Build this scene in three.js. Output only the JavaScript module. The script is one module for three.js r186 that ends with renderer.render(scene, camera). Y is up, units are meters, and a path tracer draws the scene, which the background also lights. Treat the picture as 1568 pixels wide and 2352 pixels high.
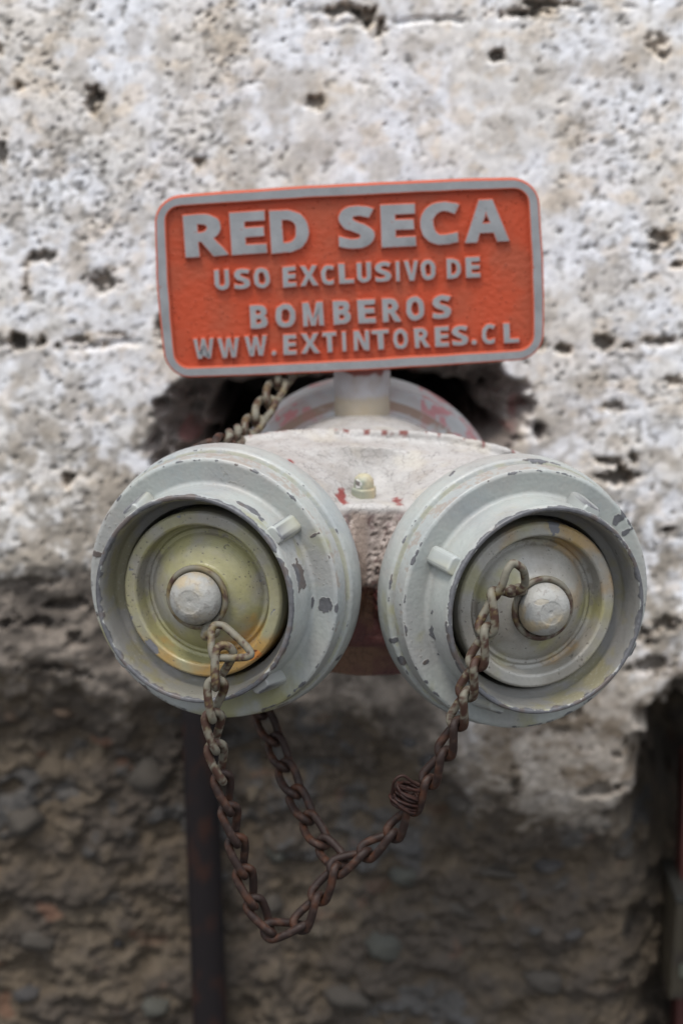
import * as THREE from 'three';
import { FontLoader } from 'three/addons/loaders/FontLoader.js';
import { ImprovedNoise } from 'three/addons/math/ImprovedNoise.js';
import { mergeGeometries, mergeVertices } from 'three/addons/utils/BufferGeometryUtils.js';

// ───────────────────────────── camera, sky, sun, exposure ─────────────────────────────
const scene = new THREE.Scene();
const FPX = 5283, PITCH = 11.5 * Math.PI / 180, DIST = 1.2;      // photo read on a 1568 x 2352 grid
const camera = new THREE.PerspectiveCamera(2 * Math.atan(1176 / FPX) * 180 / Math.PI, 682 / 1024, 0.05, 400);
camera.position.set(0, DIST * Math.sin(PITCH), DIST * Math.cos(PITCH));
camera.lookAt(0, 0, 0);
camera.focus = 1.19;
camera.userData.fStop = 6.0;
scene.add(camera);

const renderer = new THREE.WebGLRenderer({ antialias: true });
renderer.toneMapping = THREE.LinearToneMapping;
renderer.toneMappingExposure = 1.36;
renderer.shadowMap.enabled = true;

{ // overcast sky, brightest overhead
  const W = 256, H = 128, d = new Float32Array(W * H * 4);
  for (let y = 0; y < H; y++) {
    const e = ((y + 0.5) / H - 0.5) * Math.PI, s = Math.max(0, Math.sin(e));
    const L = 2.0 * (0.45 + 2.75 * s) / 3;
    for (let x = 0; x < W; x++) { const o = (y * W + x) * 4; d[o] = L * 0.95; d[o + 1] = L * 0.99; d[o + 2] = L * 1.065; d[o + 3] = 1; }
  }
  const t = new THREE.DataTexture(d, W, H, THREE.RGBAFormat, THREE.FloatType);
  t.mapping = THREE.EquirectangularReflectionMapping; t.magFilter = THREE.LinearFilter; t.needsUpdate = true;
  scene.background = t; scene.environment = t;
}
const sun = new THREE.DirectionalLight(0xfff4e6, 1.5);
sun.position.set(-0.6, 3.0, 1.3);
sun.shadow.radius = 26;
sun.castShadow = true;
sun.shadow.mapSize.set(2048, 2048);
Object.assign(sun.shadow.camera, { left: -1.2, right: 1.2, top: 1.2, bottom: -1.2, near: 0.5, far: 6 });
scene.add(sun); scene.add(sun.target);

// ───────────────────────────── helpers ─────────────────────────────
const V = (x, y, z) => new THREE.Vector3(x, y, z);
const lerp = (a, b, t) => a + (b - a) * t;
const clamp = (x, a = 0, b = 1) => Math.min(b, Math.max(a, x));
const sstep = (a, b, x) => { const t = clamp((x - a) / (b - a)); return t * t * (3 - 2 * t); };
const mixc = (a, b, t) => [lerp(a[0], b[0], t), lerp(a[1], b[1], t), lerp(a[2], b[2], t)];
let seed = 7;
const rnd = () => { seed = (seed * 1664525 + 1013904223) >>> 0; return seed / 4294967296; };
const IN = new ImprovedNoise();
const n3 = (x, y, z) => IN.noise(x + 131.7, y + 57.3, z + 211.1);
const fbm = (x, y, z, o = 4) => { let s = 0, a = 0.5; for (let i = 0; i < o; i++) { s += a * n3(x, y, z); x *= 2.03; y *= 2.03; z *= 2.03; a *= 0.5; } return s; };
const hash = (i, j, k = 0) => { let h = (i * 374761393 + j * 668265263 + k * 2147483647) | 0; h = Math.imul(h ^ (h >>> 13), 1274126177); return ((h ^ (h >>> 16)) >>> 0) / 4294967296; };
// distance to the nearest jittered cell point (in cells), with that cell's own random number
function cell(x, y) {
  const ix = Math.floor(x), iy = Math.floor(y); let best = 9, id = 0, second = 9;
  for (let j = -1; j <= 1; j++) for (let i = -1; i <= 1; i++) {
    const cx = ix + i, cy = iy + j, dx = cx + hash(cx, cy) - x, dy = cy + hash(cx, cy, 5) - y, d = dx * dx + dy * dy;
    if (d < best) { second = best; best = d; id = hash(cx, cy, 9); } else if (d < second) second = d;
  }
  return [Math.sqrt(best), id, Math.sqrt(second)];
}
// a photo pixel (1568 x 2352 grid) to the point of its ray at depth z
function P(dx, dy, z) {
  const c = Math.cos(PITCH), s = Math.sin(PITCH), a = (dx - 784) / FPX, b = (1176 - dy) / FPX;
  const d = V(a, b * c - s, -b * s - c), t = (z - camera.position.z) / d.z;
  return camera.position.clone().addScaledVector(d, t);
}
function toPix(x, y, z) {
  const c = Math.cos(PITCH), s = Math.sin(PITCH), py = y - camera.position.y, pz = z - camera.position.z;
  const depth = -(py * s + pz * c) * 1, up = py * c - pz * s;
  const w = -(pz * c + py * s);
  return [784 + FPX * x / w, 1176 - FPX * up / w];
}
const used = new Map();
function numbered(n) { const k = used.get(n) ?? 0; used.set(n, k + 1); return k ? n + '_' + String(k).padStart(3, '0') : n; }
function thing(name, label, category, base, group) {
  const g = new THREE.Group(); g.name = numbered(name); g.position.copy(base ?? V(0, 0, 0));
  g.userData = { label, category }; if (group) g.userData.group = group;
  scene.add(g); return g;
}
function add(parent, name, geometry, material, position) {
  const m = new THREE.Mesh(geometry, material); m.name = name; m.castShadow = m.receiveShadow = true;
  if (position) m.position.copy(position);
  parent.add(m); return m;
}
function tex8(data, w, h, srgb, repeat = true) {
  const t = new THREE.DataTexture(data, w, h, THREE.RGBAFormat, THREE.UnsignedByteType);
  t.magFilter = THREE.LinearFilter; t.minFilter = THREE.LinearFilter;
  t.wrapS = t.wrapT = repeat ? THREE.RepeatWrapping : THREE.ClampToEdgeWrapping;
  if (srgb) t.colorSpace = THREE.SRGBColorSpace; t.needsUpdate = true; return t;
}
const enc = (x) => { x = clamp(x); return Math.round(255 * (x <= 0.0031308 ? 12.92 * x : 1.055 * Math.pow(x, 1 / 2.4) - 0.055)); };
// a grey height/colour tile that repeats: fn(u, v) with u, v on a torus
function tile(size, fn, srgb) {
  const d = new Uint8Array(size * size * 4);
  for (let y = 0; y < size; y++) for (let x = 0; x < size; x++) {
    const o = (y * size + x) * 4, c = fn(x / size, y / size), a = Array.isArray(c) ? c : [c, c, c];
    for (let k = 0; k < 3; k++) d[o + k] = srgb ? enc(a[k]) : Math.round(255 * clamp(a[k]));
    d[o + 3] = 255;
  }
  return tex8(d, size, size, srgb);
}
const wrapn = (u, v, f, o = 3, z = 0) => { // periodic fbm
  let s = 0, a = 0.5;
  for (let i = 0; i < o; i++) {
    const N = (x, y) => n3(x, y, z + i * 17.3);
    const U = u * f, W = v * f;
    s += a * ((N(U, W) * (1 - u) + N(U - f, W) * u) * (1 - v) + (N(U, W - f) * (1 - u) + N(U - f, W - f) * u) * v) * 1.2;
    f *= 2; a *= 0.5;
  }
  return s;
};

// profile with rounded corners: [[r, y, fillet]...] -> dense points by arc length
function profile(list, step = 0.0006) {
  const out = [];
  const push = (p) => { const q = out[out.length - 1]; if (!q || Math.hypot(q.x - p.x, q.y - p.y) > 1e-6) out.push(p); };
  list.forEach((c, i) => {
    const p = new THREE.Vector2(c[0], c[1]), f = c[2] ?? 0.0006;
    if (i === 0 || i === list.length - 1 || f === 0) return push(p);
    const a = new THREE.Vector2(...list[i - 1].slice(0, 2)).sub(p), b = new THREE.Vector2(...list[i + 1].slice(0, 2)).sub(p);
    const la = Math.min(f, a.length() * 0.49), lb = Math.min(f, b.length() * 0.49);
    const p0 = p.clone().addScaledVector(a.normalize(), la), p2 = p.clone().addScaledVector(b.normalize(), lb);
    for (let k = 0; k <= 5; k++) { const t = k / 5; push(p0.clone().multiplyScalar((1 - t) * (1 - t)).addScaledVector(p, 2 * t * (1 - t)).addScaledVector(p2, t * t)); }
  });
  // resample evenly
  const L = [0]; for (let i = 1; i < out.length; i++) L.push(L[i - 1] + out[i].distanceTo(out[i - 1]));
  const n = Math.ceil(L[L.length - 1] / step), pts = [];
  for (let i = 0, k = 0; i <= n; i++) {
    const s = L[L.length - 1] * i / n; while (k < L.length - 2 && L[k + 1] < s) k++;
    pts.push(out[k].clone().lerp(out[k + 1], clamp((s - L[k]) / (L[k + 1] - L[k]))));
  }
  return pts;
}
// turned part with baked maps; shade(p, theta, r, y) -> [r, g, b, height, roughness]
function turned(list, segments, W, shade, bump, opts = {}) {
  const pts = profile(list, opts.step), g = new THREE.LatheGeometry(pts, segments);
  const H = Math.min(1024, Math.max(64, Math.round(pts.length * 1.2)));
  const c = new Uint8Array(W * H * 4), b = new Uint8Array(W * H * 4), q = new Uint8Array(W * H * 4);
  for (let j = 0; j < H; j++) {
    const f = (j / (H - 1)) * (pts.length - 1), i = Math.min(pts.length - 2, Math.floor(f)), r = lerp(pts[i].x, pts[i + 1].x, f - i), y = lerp(pts[i].y, pts[i + 1].y, f - i);
    const nx = pts[Math.max(0, i - 2)], ny = pts[Math.min(pts.length - 1, i + 3)];
    for (let k = 0; k < W; k++) {
      const th = (k + 0.5) / W * Math.PI * 2, o = (j * W + k) * 4;
      const v = shade(V(r * Math.sin(th), y, r * Math.cos(th)), th, r, y);
      for (let m = 0; m < 3; m++) { c[o + m] = enc(v[m]); b[o + m] = Math.round(255 * clamp(v[3])); q[o + m] = Math.round(255 * clamp(v[4])); }
      c[o + 3] = b[o + 3] = q[o + 3] = 255;
    }
  }
  const mk = (d, s) => { const t = tex8(d, W, H, s); t.wrapT = THREE.ClampToEdgeWrapping; return t; };
  const m = new THREE.MeshPhysicalMaterial({ map: mk(c, true), bumpMap: mk(b), bumpScale: bump, roughnessMap: mk(q), roughness: 1, metalness: 0, side: THREE.DoubleSide, specularIntensity: 1 });
  return { g, m };
}
function noSplit(g) { g.deleteAttribute('uv'); g.deleteAttribute('normal'); const h = mergeVertices(g, 1e-6); h.computeVertexNormals(); return h; }
function paintVertices(g, fn) {
  const p = g.attributes.position, c = new Float32Array(p.count * 3);
  for (let i = 0; i < p.count; i++) { const v = fn(p.getX(i), p.getY(i), p.getZ(i), i); c.set(v, i * 3); }
  g.setAttribute('color', new THREE.BufferAttribute(c, 3)); return g;
}
// surface nets over a signed distance function
function isosurface(sdf, lo, hi, h, grad = 0.0006) {
  const nx = Math.ceil((hi[0] - lo[0]) / h) + 1, ny = Math.ceil((hi[1] - lo[1]) / h) + 1, nz = Math.ceil((hi[2] - lo[2]) / h) + 1;
  const F = new Float32Array(nx * ny * nz), at = (i, j, k) => (k * ny + j) * nx + i;
  for (let k = 0; k < nz; k++) for (let j = 0; j < ny; j++) for (let i = 0; i < nx; i++) F[at(i, j, k)] = sdf(lo[0] + i * h, lo[1] + j * h, lo[2] + k * h);
  const id = new Int32Array(nx * ny * nz).fill(-1), pos = [], idx = [];
  for (let k = 0; k < nz - 1; k++) for (let j = 0; j < ny - 1; j++) for (let i = 0; i < nx - 1; i++) {
    let m = 0; for (let c = 0; c < 8; c++) if (F[at(i + (c & 1), j + ((c >> 1) & 1), k + (c >> 2))] < 0) m++;
    if (m === 0 || m === 8) continue;
    let sx = 0, sy = 0, sz = 0, n = 0;
    for (let c = 0; c < 8; c++) for (let ax = 0; ax < 3; ax++) {
      if (c & (1 << ax)) continue; const e = c | (1 << ax);
      const a = F[at(i + (c & 1), j + ((c >> 1) & 1), k + (c >> 2))], b = F[at(i + (e & 1), j + ((e >> 1) & 1), k + (e >> 2))];
      if ((a < 0) === (b < 0)) continue;
      const t = a / (a - b); sx += (c & 1) + (ax === 0 ? t : 0); sy += ((c >> 1) & 1) + (ax === 1 ? t : 0); sz += (c >> 2) + (ax === 2 ? t : 0); n++;
    }
    id[at(i, j, k)] = pos.length / 3; pos.push(lo[0] + (i + sx / n) * h, lo[1] + (j + sy / n) * h, lo[2] + (k + sz / n) * h);
  }
  const quad = (a, b, c, d, flip) => { if (a < 0 || b < 0 || c < 0 || d < 0) return; flip ? idx.push(a, c, b, a, d, c) : idx.push(a, b, c, a, c, d); };
  for (let k = 1; k < nz - 1; k++) for (let j = 1; j < ny - 1; j++) for (let i = 1; i < nx - 1; i++) {
    const s = F[at(i, j, k)] < 0;
    if (s !== F[at(i + 1, j, k)] < 0) quad(id[at(i, j - 1, k - 1)], id[at(i, j, k - 1)], id[at(i, j, k)], id[at(i, j - 1, k)], !s);
    if (s !== F[at(i, j + 1, k)] < 0) quad(id[at(i - 1, j, k - 1)], id[at(i - 1, j, k)], id[at(i, j, k)], id[at(i, j, k - 1)], !s);
    if (s !== F[at(i, j, k + 1)] < 0) quad(id[at(i - 1, j - 1, k)], id[at(i, j - 1, k)], id[at(i, j, k)], id[at(i - 1, j, k)], !s);
  }
  const nor = new Float32Array(pos.length);
  for (let i = 0; i < pos.length; i += 3) {
    const [x, y, z] = [pos[i], pos[i + 1], pos[i + 2]], e = grad;
    const gx = sdf(x + e, y, z) - sdf(x - e, y, z), gy = sdf(x, y + e, z) - sdf(x, y - e, z), gz = sdf(x, y, z + e) - sdf(x, y, z - e), l = Math.hypot(gx, gy, gz) || 1;
    nor[i] = gx / l; nor[i + 1] = gy / l; nor[i + 2] = gz / l;
  }
  const g = new THREE.BufferGeometry();
  g.setAttribute('position', new THREE.Float32BufferAttribute(pos, 3)); g.setAttribute('normal', new THREE.BufferAttribute(nor, 3)); g.setIndex(idx);
  return g;
}
const smin = (a, b, k) => { const h = clamp(0.5 + 0.5 * (b - a) / k); return lerp(b, a, h) - k * h * (1 - h); };
function tube(points, r, closed = false, seg = 60, rad = 10, tension = 0.5) {
  return new THREE.TubeGeometry(new THREE.CatmullRomCurve3(points, closed, 'catmullrom', tension), seg, r, rad, closed);
}

// ───────────────────────────── ground and wall ─────────────────────────────
const GROUND = -1.05, WZ = -0.345;
{
  const g = new THREE.PlaneGeometry(160, 160); g.rotateX(-Math.PI / 2);
  const t = tile(512, (u, v) => { const n = 0.08 + 0.05 * wrapn(u, v, 8, 5, 3) + (hash(Math.floor(u * 512), Math.floor(v * 512)) - 0.5) * 0.06; return [n, n * 0.97, n * 0.92]; }, true); t.repeat.set(160, 160);
  const m = add(scene, 'pavement', g, new THREE.MeshStandardMaterial({ map: t, roughness: 0.95 }), V(0, GROUND, 0)); m.userData = { kind: 'structure' };
}
const wall = thing('rough_wall', 'rough whitewashed old wall with a broken hole and bare brown rubble below', 'wall', V(0, GROUND, WZ));
const curve = (pts) => (x) => { for (let i = 1; i < pts.length; i++) if (x < pts[i][0]) { const t = clamp((x - pts[i - 1][0]) / (pts[i][0] - pts[i - 1][0])); return lerp(pts[i - 1][1], pts[i][1], t * t * (3 - 2 * t)); } return pts[pts.length - 1][1]; };
const edgeWhite = curve([[-3000, 1400], [-400, 1360], [0, 1325], [180, 1330], [330, 1310], [560, 1345], [900, 1420], [1040, 1520], [1110, 1780], [1180, 1850], [1300, 1860], [1390, 1900], [1450, 1830], [1500, 1660], [1568, 1610], [1800, 1700], [4000, 1500]]);
const edgeGrey = curve([[-3000, 1600], [0, 1560], [150, 1570], [260, 1620], [420, 1590], [800, 1640], [1000, 1760], [1100, 1860], [1300, 1900], [1400, 1920], [1480, 1830], [1568, 1640], [4000, 1600]]);
// pits and missing lumps seen in the whitewash: pixel x, y, half width, half height, depth (m)
const pits = [[213, 225, 13, 28, .012], [228, 228, 12, 14, .01], [42, 205, 12, 20, .008], [0, 110, 10, 14, .006], [845, 40, 26, 20, .013], [870, 62, 16, 24, .012], [795, 22, 36, 12, .01], [1140, 128, 13, 12, .012], [1170, 28, 60, 10, .011], [1260, 8, 60, 9, .011], [725, 235, 22, 18, .007],
  [100, 590, 36, 12, .008], [62, 650, 10, 28, .007], [235, 645, 32, 26, .010], [42, 783, 13, 21, .016], [95, 780, 10, 18, .011], [130, 795, 10, 8, .009], [178, 783, 30, 8, .007], [240, 795, 9, 8, .010], [258, 768, 40, 6, .006], [372, 755, 18, 26, .013], [5, 350, 12, 24, .006], [455, 372, 14, 12, .007],
  [1520, 545, 24, 22, .009], [1560, 610, 16, 8, .008], [1510, 100, 36, 26, .006], [1385, 785, 24, 14, .010], [1290, 802, 13, 9, .009], [1240, 790, 12, 12, .009], [1440, 795, 16, 10, .010], [1520, 784, 40, 9, .009], [155, 1105, 19, 17, .013], [255, 1230, 10, 9, .008], [1415, 1098, 44, 18, .020], [1395, 1060, 24, 9, .010], [1453, 1050, 12, 12, .010], [1528, 1222, 17, 16, .014], [1550, 875, 24, 14, .007], [1400, 935, 24, 10, .006],
  [1340, 1360, 36, 14, .010], [1430, 1460, 54, 26, .012], [1530, 1430, 34, 20, .012], [1500, 1530, 40, 18, .012], [1180, 1800, 12, 40, .012], [1150, 1650, 14, 10, .008], [1245, 1640, 16, 8, .008], [1328, 1635, 12, 14, .008], [1410, 1735, 12, 10, .008], [1380, 1815, 36, 14, .014], [1290, 1680, 16, 10, .006], [170, 1480, 18, 16, .012], [60, 1440, 60, 14, .014], [165, 1395, 70, 14, .014], [110, 1548, 60, 12, .014], [180, 1560, 26, 10, .012], [85, 1340, 60, 10, .008]];
const darkStones = [[42, 783], [95, 780], [372, 755], [240, 795], [1140, 128], [1453, 1050], [1528, 1222]];
function wallAt(X, Y) {
  const [px, py0] = toPix(X, Y, WZ);
  const lump = fbm(X * 24, Y * 24, 3.3, 5), fine = fbm(X * 170, Y * 170, 7.7, 3), mid = fbm(X * 62, Y * 62, 91.3, 4), rough2 = fbm(X * 30, Y * 38, 21.5, 5);
  const wob = 60 * fbm(X * 22, Y * 22, 1.3, 4) + 44 * mid;
  // hole broken round the pipe
  const hx = (px - 783) / 432, hy = (py0 - 975 + 0.06 * (px - 783)) / 150;
  const hr = Math.pow(hx ** 4 + hy ** 4, 0.25) + 0.34 * fbm(X * 26, Y * 26, 9.2, 4) + 0.12 * mid;
  const rim = 1 - sstep(0.93, 1.0, hr), deep = 1 - sstep(0.58, 0.72, hr);
  // the plaster thins out downwards: its edge is ragged, the relief under it falls back slowly
  const py = py0 + wob, side = sstep(900, 1150, px + wob * 2);
  const d1 = py - edgeWhite(px), d2 = py - edgeGrey(px);
  const low1 = sstep(-26, 26, d1 + 40 * fine), low2 = sstep(-40, 50, d2 + 110 * fine + 120 * mid);
  const back1 = sstep(-40, 60, d1 * 0.9), back2 = sstep(-90, 170, d2);
  const far = sstep(1430, 1620, px + wob * 1.6) * sstep(1560, 1720, py0 + wob) * (1 - 0.7 * sstep(1880, 2080, py0 + wob));
  const rugged = sstep(820, 1300, py0) * 0.6 + 0.4;
  let h = lump * 0.0055 * rugged + fine * 0.0009 * rugged + mid * 0.0012 * rugged;
  h -= 0.005 * sstep(13, 0, Math.abs(py0 + wob * 0.5 - 788)) * sstep(-0.10, 0.16, fbm(X * 30, 5, 3.1, 3));
  h -= 0.005 * sstep(11, 0, Math.abs(py0 + wob * 0.5 - 38 + (px - 1100) * 0.06)) * sstep(700, 900, px) * sstep(-0.12, 0.15, fbm(X * 30, 8, 2.1, 3));
  let pit = 0, halo = 0;
  for (let i = 0; i < pits.length; i++) {
    const p = pits[i]; if (Math.abs(px - p[0]) > p[2] * 2.4 || Math.abs(py0 - p[1]) > p[3] * 2.4) continue;
    const r = Math.hypot((px - p[0]) / p[2], (py0 - p[1]) / p[3]) + 1.7 * fine + 1.3 * mid, a = 1 - sstep(0.5, 1.1, r);
    halo = Math.max(halo, 1 - sstep(1.0, 1.9, r));
    if (a > 0) { pit = Math.max(pit, a); h -= p[4] * 0.8 * a; }
  }
  // small open pores
  const dens = fbm(X * 14, Y * 14, 12.5, 3) + 0.05 * rugged;
  const pr = sstep(0.15, 0.27, fbm(X * 130, Y * 150, 14.1, 4) + 0.28 * dens - 0.03), pr2 = sstep(0.16, 0.28, fbm(X * 300, Y * 320, 18.9, 3) + 0.3 * dens - 0.01);
  const c1 = cell(X * 190 + 1.5 * mid, Y * 180 + 1.5 * lump), dot = c1[1] < 0.07 + 0.4 * dens ? sstep(0.34, 0.16, c1[0]) : 0;
  const pores = Math.max(pr * 0.75, pr2 * 0.65, dot);
  h -= 0.0008 * pr + 0.0003 * pr2 + 0.002 * dot;
  h -= (0.009 + 0.010 * rough2) * back1 * (1 - side * 0.6);
  const chunky = cell(X * 15 + lump * 2.2, Y * 22 + rough2 * 2.2);
  const rub = (0.5 - chunky[0]) * 0.008 + rough2 * 0.018 + mid * 0.005 + fine * 0.002;
  h = lerp(h, -0.042 + rub, back2);
  h -= 0.20 * far;
  h = lerp(h, -0.055 * (1 - sstep(0.6, 1.0, hr)) - 0.008 + rough2 * 0.03 + mid * 0.02 + fine * 0.004, rim);
  h = lerp(h, -0.30, deep);
  // ── matter: limewash, cream and brown stains, grit in the pores, bare earth and mortar ──
  const warm = sstep(-0.10, 0.32, fbm(X * 16, Y * 22, 31.1, 4)), warm2 = sstep(0.05, 0.28, fbm(X * 55, Y * 75, 35.3, 3));
  const grain = fbm(X * 260, Y * 260, 52.2, 2), dirt = fbm(X * 44, Y * 40, 44.4, 5);
  let col = mixc([0.70, 0.715, 0.75], [0.64, 0.63, 0.615], sstep(-0.2, 0.2, lump));
  col = mixc(col, [0.62, 0.50, 0.36], clamp(warm * 0.22 + warm2 * 0.38 + halo * 0.35));
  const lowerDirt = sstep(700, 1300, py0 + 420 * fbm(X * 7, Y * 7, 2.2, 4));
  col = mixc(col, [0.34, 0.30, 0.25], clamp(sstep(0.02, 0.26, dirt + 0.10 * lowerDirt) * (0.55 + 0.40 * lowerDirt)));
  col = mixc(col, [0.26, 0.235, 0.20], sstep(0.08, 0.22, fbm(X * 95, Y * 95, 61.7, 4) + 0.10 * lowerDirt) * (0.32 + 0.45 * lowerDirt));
  col = col.map((v) => v * (1 + 0.40 * grain));
  col = mixc(col, [0.12, 0.112, 0.098], clamp(pores * 0.85));
  col = mixc(col, mixc([0.10, 0.088, 0.074], [0.24, 0.195, 0.15], sstep(-0.25, 0.25, fine + mid)), pit * 0.85);
  // cream coat, flaking, on the lower right
  const cream = sstep(1000, 1130, px + wob) * sstep(1420, 1640, py0 + 2 * wob);
  col = mixc(col, mixc([0.30, 0.265, 0.225], [0.13, 0.10, 0.07], sstep(-0.22, 0.16, rough2 + 0.8 * mid + 0.5 * fine)).map((v) => v * (1 + 0.5 * grain)), cream * 0.9);
  const greyLayer = mixc([0.20, 0.172, 0.145], [0.10, 0.085, 0.072], sstep(-0.2, 0.2, rough2 + 0.7 * mid)).map((v) => v * (1 + 0.5 * grain + 0.4 * fine));
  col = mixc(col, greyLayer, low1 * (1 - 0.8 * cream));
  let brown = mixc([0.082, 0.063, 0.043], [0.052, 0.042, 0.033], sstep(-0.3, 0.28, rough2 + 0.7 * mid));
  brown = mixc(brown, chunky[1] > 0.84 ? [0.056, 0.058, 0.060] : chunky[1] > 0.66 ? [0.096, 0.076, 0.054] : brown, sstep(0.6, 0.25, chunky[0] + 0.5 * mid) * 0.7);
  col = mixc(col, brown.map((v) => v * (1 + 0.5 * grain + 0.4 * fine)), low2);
  const ob = sstep(0.28, 0.33, fbm(X * 34, Y * 40, 81.1, 3)) * low2 * (px < 300 ? 1 : 0.4); col = mixc(col, [0.16, 0.075, 0.045], ob * 0.5);
  const broken = mixc([0.31, 0.28, 0.26], [0.19, 0.165, 0.15], sstep(-0.2, 0.2, rough2 + mid)).map((v) => v * (1 + 0.5 * grain));
  col = mixc(col, broken, rim);
  const red = rim * sstep(0.16, 0.24, fbm(X * 30, Y * 30, 71.3, 3)) * sstep(0.97, 0.85, hr) * sstep(0.7, 0.8, hr); col = mixc(col, [0.22, 0.05, 0.045], red * 0.6);
  return [h, col];
}
{ // one sheet, fine where the photograph looks and coarser outside
  const axis = (lo, hi, a, b, d) => { const v = []; for (let x = a; x <= b + 1e-9; x += d) v.push(x); for (let x = a - 2 * d, s = 2 * d; x > lo; s *= 1.25, x -= s) v.unshift(x); v.unshift(lo); for (let x = v[v.length - 1] + 2 * d, s = 2 * d; x < hi; s *= 1.25, x += s) v.push(x); v.push(hi); return v; };
  const xs = axis(-1.6, 1.6, -0.268, 0.268, 0.0014), ys = axis(GROUND - 0.02, 1.1, -0.50, 0.285, 0.0014), nx = xs.length, ny = ys.length;
  const pos = new Float32Array(nx * ny * 3), col = new Float32Array(nx * ny * 3), idx = [];
  for (let j = 0; j < ny; j++) for (let i = 0; i < nx; i++) {
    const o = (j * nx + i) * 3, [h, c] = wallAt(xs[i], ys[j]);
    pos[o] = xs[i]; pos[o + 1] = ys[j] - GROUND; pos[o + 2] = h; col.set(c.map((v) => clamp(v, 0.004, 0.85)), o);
    if (i && j) { const a = (j - 1) * nx + i - 1, b = a + 1, c2 = a + nx, d = c2 + 1; idx.push(a, b, d, a, d, c2); }
  }
  const g = new THREE.BufferGeometry(); g.setAttribute('position', new THREE.BufferAttribute(pos, 3)); g.setAttribute('color', new THREE.BufferAttribute(col, 3)); g.setIndex(idx); g.computeVertexNormals();
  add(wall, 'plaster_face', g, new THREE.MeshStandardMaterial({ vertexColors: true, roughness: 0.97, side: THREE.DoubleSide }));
  const back = new THREE.BoxGeometry(3.2, 2.15, 0.25); add(wall, 'masonry_core', back, new THREE.MeshStandardMaterial({ color: new THREE.Color().setRGB(0.58, 0.56, 0.53), roughness: 1 }), V(0, 1.055, -0.62));
}
{ // stones bedded in the bare rubble
  const shapes = []; for (let k = 0; k < 5; k++) {
    const g = mergeVertices((() => { const q = new THREE.IcosahedronGeometry(1, 3); q.deleteAttribute('uv'); q.deleteAttribute('normal'); return q; })(), 1e-5), p = g.attributes.position;
    for (let i = 0; i < p.count; i++) { const v = V(p.getX(i), p.getY(i), p.getZ(i)); const f = 1 + 0.55 * fbm(v.x * 1.1 + k * 9, v.y * 1.1, v.z * 1.1, 3) + 0.1 * fbm(v.x * 5, v.y * 5 + k * 3, v.z * 5, 2); v.multiplyScalar(f); p.setXYZ(i, v.x, v.y, v.z); }
    g.computeVertexNormals(); shapes.push(paintVertices(g, (x, y, z) => { const n = 1 + 0.5 * fbm(x * 4 + k, y * 4, z * 4, 3); return [n * 0.9, n * 0.9, n * 0.9]; }));
  }
  const tones = [[0.050, 0.047, 0.046], [0.062, 0.054, 0.045], [0.088, 0.072, 0.053], [0.066, 0.066, 0.056], [0.082, 0.057, 0.039]].map((c) => new THREE.MeshStandardMaterial({ color: new THREE.Color().setRGB(...c), vertexColors: true, roughness: 0.92 }));
  const list = [[62, 1718, 36, 15, 0], [170, 1712, 60, 18, 2], [345, 1790, 60, 55, 1], [395, 2190, 34, 34, 0], [270, 2175, 32, 24, 0], [600, 2205, 62, 50, 2], [985, 1735, 30, 40, 0], [940, 1690, 22, 14, 0], [930, 2010, 40, 36, 3], [1000, 1925, 34, 26, 0], [120, 2010, 80, 40, 2], [250, 2060, 50, 34, 1], [640, 1960, 36, 28, 3], [680, 1850, 34, 30, 1], [760, 1780, 20, 16, 4], [1040, 2090, 60, 34, 1], [1160, 2140, 70, 44, 2], [1250, 2260, 66, 40, 1], [880, 2180, 56, 44, 3], [800, 2290, 60, 36, 1], [1000, 2300, 60, 34, 2], [1130, 2010, 80, 22, 1], [1330, 2080, 60, 36, 2], [1420, 1960, 46, 26, 1], [1390, 2240, 56, 40, 2], [1260, 1990, 50, 20, 0], [330, 1650, 28, 16, 1], [205, 1850, 56, 34, 2], [60, 1880, 54, 40, 1], [380, 1990, 28, 34, 2], [90, 2150, 60, 36, 1], [60, 2290, 46, 24, 0], [200, 2300, 70, 30, 2], [360, 2310, 44, 26, 3], [580, 1820, 28, 34, 2], [620, 2080, 40, 30, 1], [730, 2140, 34, 30, 2], [860, 1930, 28, 24, 1], [1060, 1830, 40, 28, 1], [1310, 2150, 40, 22, 0], [150, 1625, 40, 18, 4], [30, 1640, 30, 20, 4]];
  for (const [px, py, w, hh, tone] of list) {
    if ((tone === 2 && w > 50) || (w < 40 && rnd() < 0.5)) continue;
    const p0 = P(px, py, WZ - 0.112), hz = wallAt(p0.x, p0.y)[0], p = P(px, py, WZ + hz), k = 1.55 / FPX;
    const s = add(wall, numbered('stone'), shapes[Math.floor(rnd() * 5)], tones[tone], V(p.x, p.y - GROUND, wallAt(p.x, p.y)[0] - 0.011));
    s.scale.set(w * k * 0.95, hh * k * 0.95, 0.013 + 0.008 * rnd()); s.rotation.set(0, 0, (rnd() - 0.5) * 0.7);
  }
}

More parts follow.
